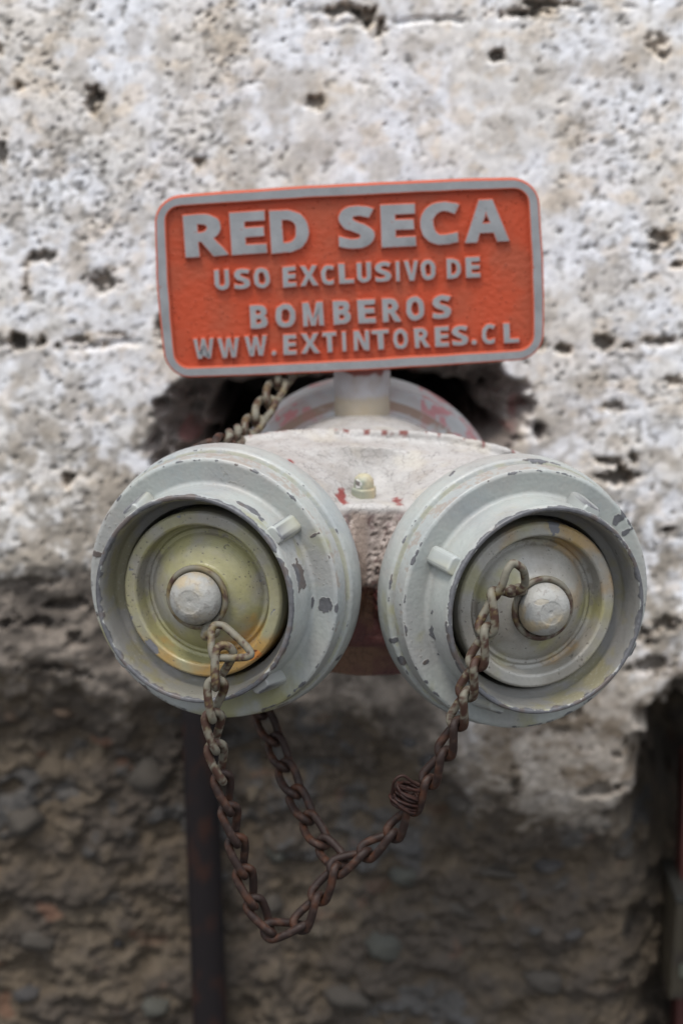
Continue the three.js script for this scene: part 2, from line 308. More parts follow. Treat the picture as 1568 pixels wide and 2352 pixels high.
// ───────────────────────────── pipe and box standing against the wall ─────────────────────────────
{
  const a = P(452, 1500, WZ - 0.018), b = P(482, 2340, WZ - 0.018); const dir = b.clone().sub(a).normalize(), end = a.clone().addScaledVector(dir, (GROUND - a.y) / dir.y);
  const top = a.clone().addScaledVector(dir, -0.03), len = top.distanceTo(end), r = 0.0123;
  const mat = new THREE.MeshPhysicalMaterial({ vertexColors: true, roughness: 0.9, specularIntensity: 0.25 });
  const cyl = new THREE.CylinderGeometry(r, r, len, 28, 240); cyl.translate(0, len / 2, 0);
  paintVertices(cyl, (x, y, z) => { const n = fbm(x * 90, y * 40, z * 90, 4); return mixc([0.014, 0.012, 0.013], [0.030, 0.016, 0.013], sstep(0.0, 0.3, n)); });
  const m = add(scene, numbered('steel_pipe'), cyl, mat, end); m.quaternion.setFromUnitVectors(V(0, 1, 0), top.clone().sub(end).normalize());
  m.userData = { label: 'dark rusty steel pipe leaning upright against the brown rubble', category: 'pipe' };
}
{
  const zb = WZ - 0.02, p0 = P(1556, 2075, zb), p1 = P(1540, 2290, zb), w = 0.16, d = 0.07;
  const box = thing('metal_box', 'dark olive metal box with a tan tag on its face at the wall corner', 'box', V(p1.x, p1.y, zb));
  const h = p0.y - p1.y, s = new THREE.Shape(); const dx = p0.x - p1.x;
  s.moveTo(0, 0); s.lineTo(w, 0); s.lineTo(w, h); s.lineTo(dx, h);
  const g = new THREE.ExtrudeGeometry(s, { depth: d, bevelEnabled: true, bevelSize: 0.0015, bevelThickness: 0.0015, bevelSegments: 3 }); g.translate(0, 0, -d);
  const rust = tile(256, (u, v) => { const n = wrapn(u, v, 6, 5, 8); return mixc([0.026, 0.021, 0.012], [0.014, 0.010, 0.007], sstep(-0.1, 0.3, n)); }, true); rust.repeat.set(8, 8);
  add(box, 'casing', g, new THREE.MeshStandardMaterial({ map: rust, roughness: 0.55 }));
  const lid = new THREE.BoxGeometry(w + 0.004, 0.004, d + 0.006); add(box, 'lid', lid, new THREE.MeshStandardMaterial({ color: new THREE.Color().setRGB(0.035, 0.035, 0.032), roughness: 0.5, metalness: 0.3 }), V(w / 2 + dx, h + 0.0045, -d / 2));
  add(box, 'tag', new THREE.BoxGeometry(0.012, 0.022, 0.001), new THREE.MeshStandardMaterial({ color: new THREE.Color().setRGB(0.13, 0.095, 0.055), roughness: 0.7 }), V(0.018, h * 0.74, 0.0028));
  add(box, 'tag', new THREE.BoxGeometry(0.014, 0.010, 0.001), new THREE.MeshStandardMaterial({ color: new THREE.Color().setRGB(0.06, 0.065, 0.05), roughness: 0.5 }), V(0.012, h * 0.30, 0.0028));
  const q0 = P(1565, 1745, zb - 0.03), q1 = P(1562, 2060, zb - 0.03), post = thing('red_post', 'narrow dark red painted post rising behind the olive metal box', 'post', V(q1.x, GROUND, zb - 0.03));
  const pg = new THREE.BoxGeometry(0.05, q0.y - GROUND, 0.03, 2, 60, 2); pg.translate(0.025, (q0.y - GROUND) / 2, -0.015);
  const pp = pg.attributes.position; for (let i = 0; i < pp.count; i++) pp.setX(i, pp.getX(i) + 0.0012 * fbm(pp.getX(i) * 9, pp.getY(i) * 30, 2, 3)); pg.computeVertexNormals();
  const pt = tile(256, (u, v) => mixc([0.06, 0.012, 0.009], [0.03, 0.012, 0.010], sstep(-0.05, 0.3, wrapn(u, v, 7, 4, 4))), true); pt.repeat.set(1, 12);
  add(post, 'shaft', pg, new THREE.MeshStandardMaterial({ map: pt, roughness: 0.6 }));
  add(post, 'foot_plate', new THREE.BoxGeometry(0.09, 0.008, 0.06), new THREE.MeshStandardMaterial({ color: new THREE.Color().setRGB(0.05, 0.03, 0.025), roughness: 0.7 }), V(0.025, 0.004, -0.015));
}

// ───────────────────────────── the twin inlet ─────────────────────────────
const AXIS = V(0.0135, -0.052, 0), YAW = 19 * Math.PI / 180;
const rimL = P(442, 1379, 0), rimR = P(1257, 1404, 0);
const dirL = V(-Math.sin(YAW), 0, Math.cos(YAW)), dirR = V(Math.sin(YAW), 0, Math.cos(YAW));
const inlet = thing('twin_hose_inlet', 'pale grey painted twin fire hose inlet with two capped couplings coming out of the wall', 'fire inlet', V(AXIS.x, AXIS.y, WZ));
const BASE = inlet.position.clone();
const METAL = [0.10, 0.102, 0.11];

// casting
const capsuleCone = (x, y, z, a, b, ra, rb) => { const bx = b.x - a.x, by = b.y - a.y, bz = b.z - a.z, px = x - a.x, py = y - a.y, pz = z - a.z, l2 = bx * bx + by * by + bz * bz; const t0 = (px * bx + py * by + pz * bz) / l2, t = clamp(t0), l = Math.sqrt(l2); const rx = px - bx * t0, ry = py - by * t0, rz = pz - bz * t0, rad = Math.hypot(rx, ry, rz) - lerp(ra, rb, t), ax = Math.max(-t0, t0 - 1) * l; return ax > 0 ? (rad > 0 ? Math.hypot(rad, ax) : Math.max(rad, ax)) : Math.max(rad, ax); };
const neck = (rim, dir) => [rim.clone().addScaledVector(dir, -0.052), rim.clone().addScaledVector(dir, -0.146)];
const [nL0, nL1] = neck(rimL, dirL), [nR0, nR1] = neck(rimR, dirR);
const bell0 = V(AXIS.x, AXIS.y, -0.275), bell1 = V(AXIS.x, AXIS.y - 0.002, -0.118);
const ridge = [[430, 1060, -.128], [500, 1024, -.130], [560, 1010, -.132], [640, 1001, -.134], [740, 994, -.135], [840, 992, -.135], [940, 994, -.135], [1030, 1003, -.134], [1100, 1018, -.132], [1170, 1036, -.130], [1240, 1066, -.128]].map((p) => P(...p));
const boxD = (x, y, z, cx, cy, cz, hx, hy, hz, r) => { const a = Math.abs(x - cx) - hx + r, b = Math.abs(y - cy) - hy + r, c = Math.abs(z - cz) - hz + r; return Math.hypot(Math.max(a, 0), Math.max(b, 0), Math.max(c, 0)) + Math.min(0, Math.max(a, b, c)) - r; };
const ledgeY = P(845, 1152, -0.080).y, midY = P(845, 1338, -0.080).y, lowY = P(845, 1484, -0.082).y;
function bodySDF(x, y, z, smooth) {
  let d = capsuleCone(x, y, z, bell0, bell1, 0.0738, 0.0680);
  const n = Math.min(capsuleCone(x, y, z, nL0, nL1, 0.057, 0.0655), 1), m = capsuleCone(x, y, z, nR0, nR1, 0.057, 0.0655);
  d = smin(d, smin(n, m, 0.012), 0.020);
  d = smin(d, boxD(x, y, z, AXIS.x + 0.001, (ledgeY + midY) / 2, -0.108, 0.0265, (ledgeY - midY) / 2, 0.036, 0.004), 0.004);
  d = Math.min(d, boxD(x, y, z, AXIS.x - 0.001, (midY + lowY) / 2, -0.116, 0.024, (midY - lowY) / 2 + 0.002, 0.032, 0.004));
  let rd = 1; for (let i = 1; i < ridge.length; i++) { const a = ridge[i - 1], b = ridge[i], bx = b.x - a.x, by = b.y - a.y, bz = b.z - a.z, t = clamp(((x - a.x) * bx + (y - a.y) * by + (z - a.z) * bz) / (bx * bx + by * by + bz * bz)); rd = Math.min(rd, Math.hypot(x - a.x - bx * t, y - a.y - by * t, z - a.z - bz * t)); }
  if (rd < 0.02) d = smin(d, rd - 0.0017 - 0.0005 * n3(x * 300, 3, z * 100), 0.008);
  if (smooth) return d;
  // cast skin: fine all over, coarse on the block between the couplings
  const front = sstep(-0.090, -0.076, z) * sstep(ledgeY - 0.003, ledgeY - 0.010, y) * sstep(0.030, 0.022, Math.abs(x - AXIS.x));
  const drip = sstep(0.0055, 0.0030, Math.abs(x - AXIS.x + 0.004 + 0.002 * n3(3, y * 30, 1)));
  d += front * (1 - 0.9 * drip) * 0.0022 * fbm(x * 260, y * 360, z * 260, 2) + front * -0.0006 * drip;
  return d + 0.0006 * fbm(x * 150, y * 150, z * 150, 3);
}
const bodyTile = tile(512, (u, v) => { // crackle and specks in old paint
  const du = 0.03 * wrapn(u, v, 9, 3, 2), dv = 0.03 * wrapn(u, v, 9, 3, 6);
  let best = 9, sec = 9; const N = 26, x = (u + du) * N, y = (v + dv) * N, ix = Math.floor(x), iy = Math.floor(y);
  for (let j = -1; j <= 1; j++) for (let i = -1; i <= 1; i++) { const cx = ((ix + i) % N + N) % N, cy = ((iy + j) % N + N) % N, d = Math.hypot(ix + i + hash(cx, cy, 3) - x, iy + j + hash(cx, cy, 4) - y); if (d < best) { sec = best; best = d; } else if (d < sec) sec = d; }
  const on = sstep(-0.12, 0.12, wrapn(u, v, 14, 3, 21)), crack = (1 - sstep(0.03, 0.13, sec - best)) * on;
  const speck = sstep(0.16, 0.24, wrapn(u, v, 110, 2, 33)), blotch = 1 + 0.12 * wrapn(u, v, 10, 4, 40);
  const k = blotch * (1 - 0.42 * crack) * (1 - 0.28 * speck); return [k * 0.93, k * 0.93, k * 0.92];
}, true);
const bodyBump = tile(512, (u, v) => 0.5 + 0.35 * wrapn(u, v, 60, 3, 12) + 0.2 * wrapn(u, v, 150, 2, 15));
bodyTile.repeat.set(9, 9); bodyBump.repeat.set(9, 9);
const paintedCast = new THREE.MeshPhysicalMaterial({ vertexColors: true, map: bodyTile, bumpMap: bodyBump, bumpScale: 0.0005, roughness: 0.52, specularIntensity: 0.9 });
{
  const g = isosurface(bodySDF, [-0.135, -0.145, -0.283], [0.160, 0.045, -0.045], 0.0017, 0.0005);
  const p = g.attributes.position, uv = new Float32Array(p.count * 2);
  for (let i = 0; i < p.count; i++) { uv[2 * i] = p.getX(i); uv[2 * i + 1] = p.getY(i) * 1.0 - p.getZ(i); }
  g.setAttribute('uv', new THREE.BufferAttribute(uv, 2));
  paintVertices(g, (x, y, z) => {
    const a = fbm(x * 30, y * 30, z * 30, 4), b = fbm(x * 140, y * 140, z * 140, 3);
    let c = mixc([0.385, 0.372, 0.362], [0.335, 0.315, 0.30], sstep(-0.1, 0.35, a + 0.3 * b));
    c = mixc(c, [0.42, 0.375, 0.29], 0.35 * sstep(0.05, 0.3, fbm(x * 45, y * 45, z * 45 + 9, 3)));
    const dust = sstep(0.0, 0.25, b + 0.4 * a); c = mixc(c, [0.27, 0.245, 0.22], dust * 0.35 * (z < -0.137 ? 1 : 0.6));
    // chips along the casting ridge and round the plug show red primer
    let rd = 1; for (let i = 1; i < ridge.length; i++) { const A = ridge[i - 1], B = ridge[i], bx = B.x - A.x, t = clamp((x - A.x) / bx); rd = Math.min(rd, Math.hypot(y - lerp(A.y, B.y, t), z - lerp(A.z, B.z, t), x - lerp(A.x, B.x, t))); }
    const chip = sstep(0.0034, 0.0026, rd + 0.003 * Math.abs(b)) * sstep(0.20, 0.24, n3(x * 430, 4.4, 1.7) * 0.9 + 0.5 * b + 0.10 - 3.2 * Math.abs(x - AXIS.x - 0.003)) * sstep(-0.002, 0.0, z + 0.1355 + 0.001 * b);
    c = mixc(c, [0.15, 0.04, 0.032], chip);
    for (const [qx, qy, w, h2] of [[782, 1129, 11, 9], [912, 1141, 11, 5], [655, 1057, 18, 4]]) { const [ux, uy] = [P(qx, qy, -0.095).x, P(qx, qy, -0.095).y]; const e = Math.hypot((x - ux) / (w * 0.00025), (y - uy) / (h2 * 0.00032)) + 2.2 * b; if (z > -0.137) c = mixc(c, [0.21, 0.045, 0.04], 1 - sstep(0.8, 1.1, e)); }
    // bare primer and brown iron under the middle joint
    const block = sstep(0.034, 0.027, Math.abs(x - AXIS.x)) * sstep(-0.098, -0.088, z) * sstep(ledgeY - 0.002, ledgeY - 0.007, y);
    const rough = fbm(x * 230, y * 330, z * 230, 2);
    c = mixc(c, mixc([0.33, 0.28, 0.255], [0.12, 0.075, 0.07], sstep(-0.12, 0.2, rough + a * 0.6 + (x < AXIS.x - 0.009 ? 0.12 : -0.06))), block);
    const drip = sstep(0.0052, 0.0036, Math.abs(x - AXIS.x + 0.004)) * block; c = mixc(c, [0.31, 0.245, 0.205], drip * 0.8);
    const low = sstep(midY + 0.002, midY - 0.002, y + 0.004 * b);
    const iron = mixc([0.20, 0.10, 0.055], [0.11, 0.03, 0.028], sstep(-0.15, 0.2, a + (x > AXIS.x + 0.004 ? 0.18 : 0)));
    c = mixc(c, iron, low * 0.94);
    return c;
  });
  add(inlet, 'body', g, paintedCast, BASE.clone().negate());
}
// flange at the wall
{
  const f = turned([[0.060, -0.060], [0.0730, -0.060, 0.002], [0.0742, -0.070, 0.002], [0.0758, -0.073, 0.002], [0.0776, -0.0735, 0.002], [0.0788, -0.069, 0.002], [0.0862, -0.060, 0.003], [0.0884, -0.052, 0.003], [0.0872, -0.018, 0.003], [0.070, -0.013]].map(([r, y, q]) => [r, 0.145 + y, q]), 128, 1024, (p, th) => {
    const a = fbm(p.x * 40, p.y * 40, p.z * 40, 4), b = fbm(p.x * 160, p.y * 160, p.z * 160, 3), r = Math.hypot(p.x, p.z);
    let c = mixc([0.29, 0.295, 0.30], [0.26, 0.215, 0.205], sstep(-0.1, 0.3, a));
    if (r > 0.0735 && r < 0.0790) c = mixc(c, [0.17, 0.105, 0.07], 0.85 * sstep(-0.4, 0.05, b + a + 0.1));
    c = mixc(c, [0.33, 0.085, 0.095], sstep(0.0, 0.14, a + 0.7 * b + (p.x > 0.035 ? 0.20 : -0.24)) * (r > 0.0795 ? 0.7 : 0.2));
    if (p.z > 0.02) c = mixc(c, [0.20, 0.085, 0.035], sstep(0.02, 0.035, p.z + 0.02 * a) * 0.95);
    return [...c, 0.5 + 0.4 * b, 0.7];
  }, 0.0005);
  const m = add(inlet, 'wall_flange', f.g, f.m, V(0, 0, -0.03 - (-0.03))); m.rotation.x = Math.PI / 2; m.position.set(0, 0, 0.0);
  m.rotation.y = 0;
  // pipe running into the wall
  const pg = new THREE.CylinderGeometry(0.058, 0.058, 0.24, 64, 1); pg.rotateX(Math.PI / 2);
  add(inlet, 'supply_pipe', pg, new THREE.MeshStandardMaterial({ color: new THREE.Color().setRGB(0.06, 0.045, 0.04), roughness: 0.8 }), V(0, 0, -0.04));
}
// couplings
const pale = (p, k) => {
  const a = fbm(p.x * 26 + k, p.y * 26, p.z * 26, 4), b = fbm(p.x * 110 + k, p.y * 110, p.z * 110, 3), c3 = fbm(p.x * 420 + k, p.y * 420, p.z * 420, 2);
  let c = mixc([0.315, 0.335, 0.318], [0.285, 0.288, 0.278], sstep(-0.2, 0.3, a));
  c = mixc(c, [0.24, 0.268, 0.285], 0.5 * sstep(0.0, 0.35, fbm(p.x * 18 - k, p.y * 18 + 7, p.z * 18, 3)));
  c = c.map((v) => v * (1 + 0.16 * b + 0.14 * c3));
  return [c, a, b, c3];
};
const COUPLING = [[0.0465, -0.036, 0], [0.0475, -0.0205, 0.0006], [0.0500, -0.0192, 0.0008], [0.0518, -0.0175, 0.0012], [0.0527, -0.003, 0.003], [0.0540, -0.0002, 0.0005], [0.0558, 0, 0.0007], [0.0566, -0.0025, 0.0008], [0.0556, -0.0105, 0.004], [0.0566, -0.0270, 0.0016], [0.0585, -0.0284, 0.0010], [0.0698, -0.0264, 0.0007], [0.0714, -0.0272, 0.0006], [0.0724, -0.0375, 0.0006], [0.0708, -0.0386, 0.0005], [0.0708, -0.0404, 0.0005], [0.0734, -0.0412, 0.0006], [0.0745, -0.0424, 0.0008], [0.0757, -0.0520, 0.006], [0.0738, -0.0605, 0.004], [0.0640, -0.0665, 0.004], [0.0545, -0.0690, 0.002]];
const edges = [[0.0552, 0.0003, 0.0011, 0.46], [0.0707, -0.0265, 0.0008, -0.17], [0.0740, -0.0416, 0.0007, -0.24]];
function couplingShade(k, spots) {
  return (p, th, r, y) => {
    let [c, a, b, c3] = pale(p, k);
    const inside = r < 0.0539 && y < -0.0003 && y > -0.035, back = y < -0.0395;
    // old yellow-green paint showing through in patches, most underneath
    const under = p.z / 0.07;                                     // +1 at the bottom (local z is down)
    const yel = sstep(0.10, 0.42, fbm(p.x * 24 + k * 3, p.y * 40, p.z * 24, 4) + 0.16 * under + 0.18 * b + (k < 5 ? 0.03 : -0.10));
    c = mixc(c, [0.24, 0.23, 0.095], yel * 0.80);
    if (y < -0.0380 && y > -0.0412) c = mixc(c, [0.29, 0.29, 0.20], 0.6 * sstep(-0.2, 0.1, b));
    // brown dust clinging to upward faces is matter with grain
    const dust = sstep(0.12, 0.34, b + 0.5 * c3 + 0.22 * -under); c = mixc(c, [0.25, 0.215, 0.185], dust * (y < -0.0275 && r > 0.0705 && y > -0.038 ? 0.8 : 0.16));
    if (inside) c = mixc(c, mixc([0.165, 0.16, 0.152], [0.17, 0.155, 0.09], sstep(0.0, 0.3, a + b * 0.5)), 0.88);
    let h = 0.62 + 0.25 * b + 0.2 * c3, rough = 0.40 + 0.30 * b;
    // chips
    let chip = 0;
    for (const [er, ey, w, lift] of edges) { const d = Math.hypot(r - er, y - ey) / w; if (d < 3.2) chip = Math.max(chip, sstep(-0.03, 0.06, lift + fbm(p.x * 130 + k, p.y * 130, p.z * 130, 5) * 1.25 - 0.30 * (d - 0.5))); }
    chip = Math.max(chip, sstep(0.43, 0.44, fbm(p.x * 75 + 3 * k, p.y * 75, p.z * 75 + k, 4) + (inside ? -0.2 : 0)));
    const pin = sstep(0.40, 0.46, n3(p.x * 620 + k, p.y * 800, p.z * 620) * sstep(0.0, 0.25, a) + 0.02); chip = Math.max(chip, pin * 0.5 * (inside ? 0.3 : 1));
    for (const [t0, y0, tw, yw] of spots) { let dt = Math.abs(th - t0); dt = Math.min(dt, Math.PI * 2 - dt); const e = Math.hypot(dt / tw, (y - y0) / yw) + 1.0 * fbm(p.x * 190, p.y * 190, p.z * 190, 4); if (r > 0.05 && !inside) chip = Math.max(chip, 1 - sstep(0.70, 0.86, e)); }
    const bare = mixc(METAL.map((v) => v * (1 + 0.7 * b + 0.5 * c3)), [0.085, 0.058, 0.042], sstep(0.05, 0.3, a + b) * 0.6), coat = [0.33, 0.33, 0.30];
    c = mixc(c, coat, sstep(0.0, 0.35, chip) * 0.7); c = mixc(c, bare, sstep(0.35, 0.75, chip)); h -= 0.34 * chip; rough = lerp(rough, 0.42, chip);
    return [...c, h, rough];
  };
}
const PI = Math.PI;
const thetaOf = (deg) => { const t = Math.atan2(Math.cos(deg * PI / 180), -Math.sin(deg * PI / 180)); return (t + 2 * PI) % (2 * PI); };   // degrees counter-clockwise from the right, seen from the front
function frame(dir) { const y = dir.clone(), x = V(0, 1, 0).cross(y).normalize(), z = x.clone().cross(y); return new THREE.Quaternion().setFromRotationMatrix(new THREE.Matrix4().makeBasis(x, y, z)); }
const lugGeometry = (() => {
  const s = new THREE.Shape(); const w = 0.0040, h = 0.0060; s.moveTo(-w, -0.0008); s.lineTo(w, -0.0008); s.lineTo(w, h - 0.002); s.quadraticCurveTo(w, h, w - 0.002, h); s.lineTo(-w + 0.002, h); s.quadraticCurveTo(-w, h, -w, h - 0.002);
  const g = new THREE.ExtrudeGeometry(s, { depth: 0.0205, bevelEnabled: true, bevelSize: 0.0012, bevelThickness: 0.0016, bevelSegments: 4, curveSegments: 5 });
  // long axis along local y (the coupling's axis), rising along +x
  const m = new THREE.Matrix4().makeBasis(V(0, 0, 1), V(1, 0, 0), V(0, 1, 0)); g.applyMatrix4(m); g.translate(0, -0.0275, 0);
  const p = g.attributes.position; for (let i = 0; i < p.count; i++) { const y = p.getY(i); if (p.getX(i) > 0.003) p.setX(i, p.getX(i) - 0.0030 * sstep(-0.013, -0.006, y)); }
  g.computeVertexNormals(); return g;
})();
const lugMats = [3, 8].map((k) => new THREE.MeshPhysicalMaterial({ vertexColors: true, roughness: 0.42, specularIntensity: 1 }));
const capDisc = [[0.0452, -0.036, 0], [0.0452, -0.0140, 0.0008], [0.0440, -0.0126, 0.0006], [0.0388, -0.0124, 0.0005], [0.0378, -0.0136, 0.0005], [0.0372, -0.0225, 0.0008], [0.0352, -0.0240, 0.0008], [0.0340, -0.0222, 0.0008], [0.0322, -0.0228, 0.001], [0.0300, -0.0200, 0.002], [0.0240, -0.0150, 0.004], [0.0182, -0.0128, 0.003], [0.0166, -0.0115, 0.0008], [0.0163, -0.0095, 0.0008], [0.0125, -0.0090, 0.001], [0.0118, -0.006, 0]];
const knobProfile = [[0.0125, -0.0098, 0], [0.0140, -0.0072, 0.001], [0.0143, -0.0040, 0.004], [0.0128, 0.0008, 0.005], [0.0090, 0.0038, 0.003], [0.0064, 0.0046, 0.0008], [0.0060, 0.0044, 0.0004], [0.0030, 0.0045, 0.0004], [0.0014, 0.0044, 0.0004], [0.0007, 0.0041, 0.0003], [0.0001, 0.0041, 0]];
function capShade(k) {
  return (p, th, r, y) => {
    const a = fbm(p.x * 30 + k, p.y * 30, p.z * 30, 4), b = fbm(p.x * 130 + k, p.y * 130, p.z * 130, 3), c3 = fbm(p.x * 480, p.y * 480 + k, p.z * 480, 2), under = p.z / 0.045;
    let c = mixc(k < 5 ? [0.28, 0.275, 0.24] : [0.31, 0.305, 0.28], [0.24, 0.228, 0.20], sstep(-0.2, 0.25, a));
    const olive = sstep(0.0, 0.34, fbm(p.x * 34 + 5 * k, p.y * 20, p.z * 34, 4) + (k < 5 ? 0.26 : 0.02) + 0.12 * b);
    c = mixc(c, [0.27, 0.255, 0.095], olive * (r > 0.039 ? 0.5 : 0.72));
    const gold = sstep(0.10, 0.40, fbm(p.x * 28 + 2 * k, p.y * 30, p.z * 28 + 4, 4) + 0.20 * b + (k < 5 ? 0.34 * under + 0.04 : 0.30 * (p.x * 0.8 - p.z * 0.5) / 0.045 + 0.02));
    c = mixc(c, [0.38, 0.225, 0.06], gold * (r > 0.028 ? (k < 5 ? 0.85 : 0.6) : 0.3));
    const grime = sstep(0.10, 0.30, b + 0.7 * c3 + 0.3 * a); c = mixc(c, [0.17, 0.15, 0.125], grime * (r < 0.037 && r > 0.031 ? 0.7 : 0.22));
    c = c.map((v) => v * (1 + 0.18 * c3));
    const pin = sstep(0.56, 0.62, n3(p.x * 700 + k, p.y * 700, p.z * 700) + 0.3 * a); c = mixc(c, [0.08, 0.07, 0.06], pin * 0.7);
    if (k < 5) { const e = Math.hypot((p.x - 0.0295) / 0.0042, (p.z - 0.0300) / 0.0026) + 1.6 * b; if (r > 0.037) c = mixc(c, mixc([0.50, 0.20, 0.05], [0.14, 0.05, 0.02], sstep(0.12, 0.2, c3)), 1 - sstep(0.8, 1.05, e)); }
    let chip = sstep(0.36, 0.375, fbm(p.x * 80 + 7 * k, p.y * 80, p.z * 80, 4) + (r > 0.04 ? 0.05 : -0.05)); c = mixc(c, METAL.map((v) => v * 1.5), chip);
    return [...c, 0.55 + 0.16 * b + 0.2 * c3 - 0.25 * chip - 0.2 * pin + 0.035 * Math.sin(r * 2 * PI / 0.0009), 0.40 + 0.25 * b];
  };
}
function knobShade(k) {
  return (p, th, r, y) => {
    const a = fbm(p.x * 60 + k, p.y * 60, p.z * 60, 4), b = fbm(p.x * 240 + k, p.y * 240, p.z * 240, 3), c3 = fbm(p.x * 700, p.y * 700 + k, p.z * 700, 2), under = p.z / 0.0135;
    let c = mixc([0.29, 0.29, 0.275], [0.27, 0.25, 0.205], sstep(-0.1, 0.3, a));
    c = mixc(c, [0.36, 0.28, 0.16], 0.6 * sstep(0.12, 0.4, a + 0.2 * b + (k > 5 ? -0.22 * p.x / 0.0135 : -0.16 * under)));
    const dirt = sstep(0.08, 0.25, b + 0.6 * c3 + (k < 5 ? 0.16 * under : -0.08) - (r < 0.006 ? 0.15 : 0)); c = mixc(c, [0.13, 0.115, 0.10], dirt * 0.38);
    const chip = k > 5 ? 1 - sstep(0.8, 0.95, Math.hypot((p.x + 0.0058) / 0.0042, (p.z + 0.0062) / 0.0018) + 0.8 * b) : 0; c = mixc(c, [0.30, 0.28, 0.23], chip);
    return [...c, 0.6 + 0.3 * b + 0.25 * c3 - 0.2 * chip, 0.58 + 0.2 * b];
  };
}
function lump(list) { return isosurface((x, y, z) => { let d = 1; for (const [cx, cy, cz, r] of list) d = smin(d, Math.hypot(x - cx, y - cy, z - cz) - r, 0.004); return d + 0.0007 * fbm(x * 300, y * 300, z * 300, 2); }, ...(() => { const lo = [9, 9, 9], hi = [-9, -9, -9]; for (const [x, y, z, r] of list) [x, y, z].forEach((v, i) => { lo[i] = Math.min(lo[i], v - r - 0.004); hi[i] = Math.max(hi[i], v + r + 0.004); }); return [lo, hi]; })(), 0.0007, 0.0004); }
const oldPaint = (k, rusty) => (x, y, z) => { const a = fbm(x * 110 + k, y * 110, z * 110, 3), b = fbm(x * 380 + k, y * 380, z * 380, 2); let c = mixc([0.145, 0.135, 0.105], [0.145, 0.108, 0.04], sstep(-0.1, 0.3, a)); c = mixc(c, [0.045, 0.022, 0.015], sstep(rusty - 0.14, rusty + 0.20, a * 1.0 + b * 1.1)); return c.map((v) => v * (1 + 0.35 * b)); };
const wornMetal = new THREE.MeshStandardMaterial({ vertexColors: true, roughness: 0.62 });
function makeInlet(rim, dir, k, lugs, eyeDeg, spots) {
  const q = frame(dir), c = turned(COUPLING, 160, 1536, couplingShade(k, spots), 0.0007, { step: 0.0004 });
  const m = add(inlet, 'coupling', c.g, c.m, rim.clone().sub(BASE)); m.quaternion.copy(q);
  for (const deg of lugs) {
    const t = deg * PI / 180, g = lugGeometry.clone(); paintVertices(g, (x, y, z) => { const [c0, , b] = pale(V(x + deg, y, z), k); const w = sstep(0.02, 0.12, fbm(x * 150 + deg, y * 150, z * 150, 3) + (x > 0.003 && y > -0.016 ? 0.10 : -0.16)); return mixc(mixc(c0, [0.40, 0.37, 0.2], 0.35 * sstep(0, 0.3, b)), METAL, w); });
    const l = add(m, 'lug', g, lugMats[k < 5 ? 0 : 1], V(0.0565 * Math.cos(t), 0, -0.0562 * Math.sin(t))); l.rotation.y = t;
  }
  const d = turned(capDisc, 128, 1024, capShade(k), 0.0005, { step: 0.0004 });
  const cap = add(inlet, 'cap', d.g, d.m, rim.clone().sub(BASE)); cap.quaternion.copy(q);
  const kn = turned(knobProfile, 64, 512, knobShade(k), 0.0006, { step: 0.0003 });
  add(cap, 'knob', kn.g, kn.m);
  // loose ring round the knob with a welded eye
  const t = eyeDeg * PI / 180, ring = new THREE.TorusGeometry(0.0160, 0.0017, 12, 64); ring.rotateX(PI / 2); ring.translate(0, -0.0068, 0);
  const e = (r, y, sdw = 0) => [r * Math.cos(t) - sdw * Math.sin(t), y, -(r * Math.sin(t) + sdw * Math.cos(t)), 0.0031];
  const eye = lump(k < 5 ? [e(0.0165, -0.0062), e(0.0200, -0.0045, -0.0026), e(0.0200, -0.0045, 0.0026)] : [e(0.0168, -0.0060), e(0.0200, -0.0030, 0.002), e(0.0235, 0.0015, 0.0042), e(0.0265, 0.004, 0.0062)]);
  const rg = ring; rg.deleteAttribute('uv'); const merged = mergeGeometries([rg.toNonIndexed(), eye.toNonIndexed()]);
  add(cap, 'eye_ring', paintVertices(merged, oldPaint(k, k < 5 ? 0.26 : 0.02)), wornMetal);
  return { m, q };
}
makeInlet(rimL, dirL, 3, [40, 130, 221, -52], -66, [[thetaOf(-3), -0.0273, 0.075, 0.0009], [thetaOf(14), -0.016, 0.20, 0.0065], [thetaOf(60), -0.013, 0.20, 0.004], [thetaOf(-30), -0.047, 0.03, 0.006], [thetaOf(168), -0.0268, 0.03, 0.0006], [thetaOf(-36), -0.006, 0.16, 0.003], [thetaOf(30), -0.0268, 0.02, 0.0005]]);
makeInlet(rimR, dirR, 8, [62, 152, -27, 244], 137, [[thetaOf(196), -0.0415, 0.03, 0.005], [thetaOf(206), -0.0420, 0.05, 0.003], [thetaOf(207), -0.0272, 0.02, 0.0005], [thetaOf(38), -0.0270, 0.045, 0.0007], [thetaOf(30), -0.0269, 0.03, 0.0007], [thetaOf(82), -0.0418, 0.10, 0.0012], [thetaOf(195), -0.002, 0.25, 0.003], [thetaOf(178), -0.030, 0.012, 0.0012]]);
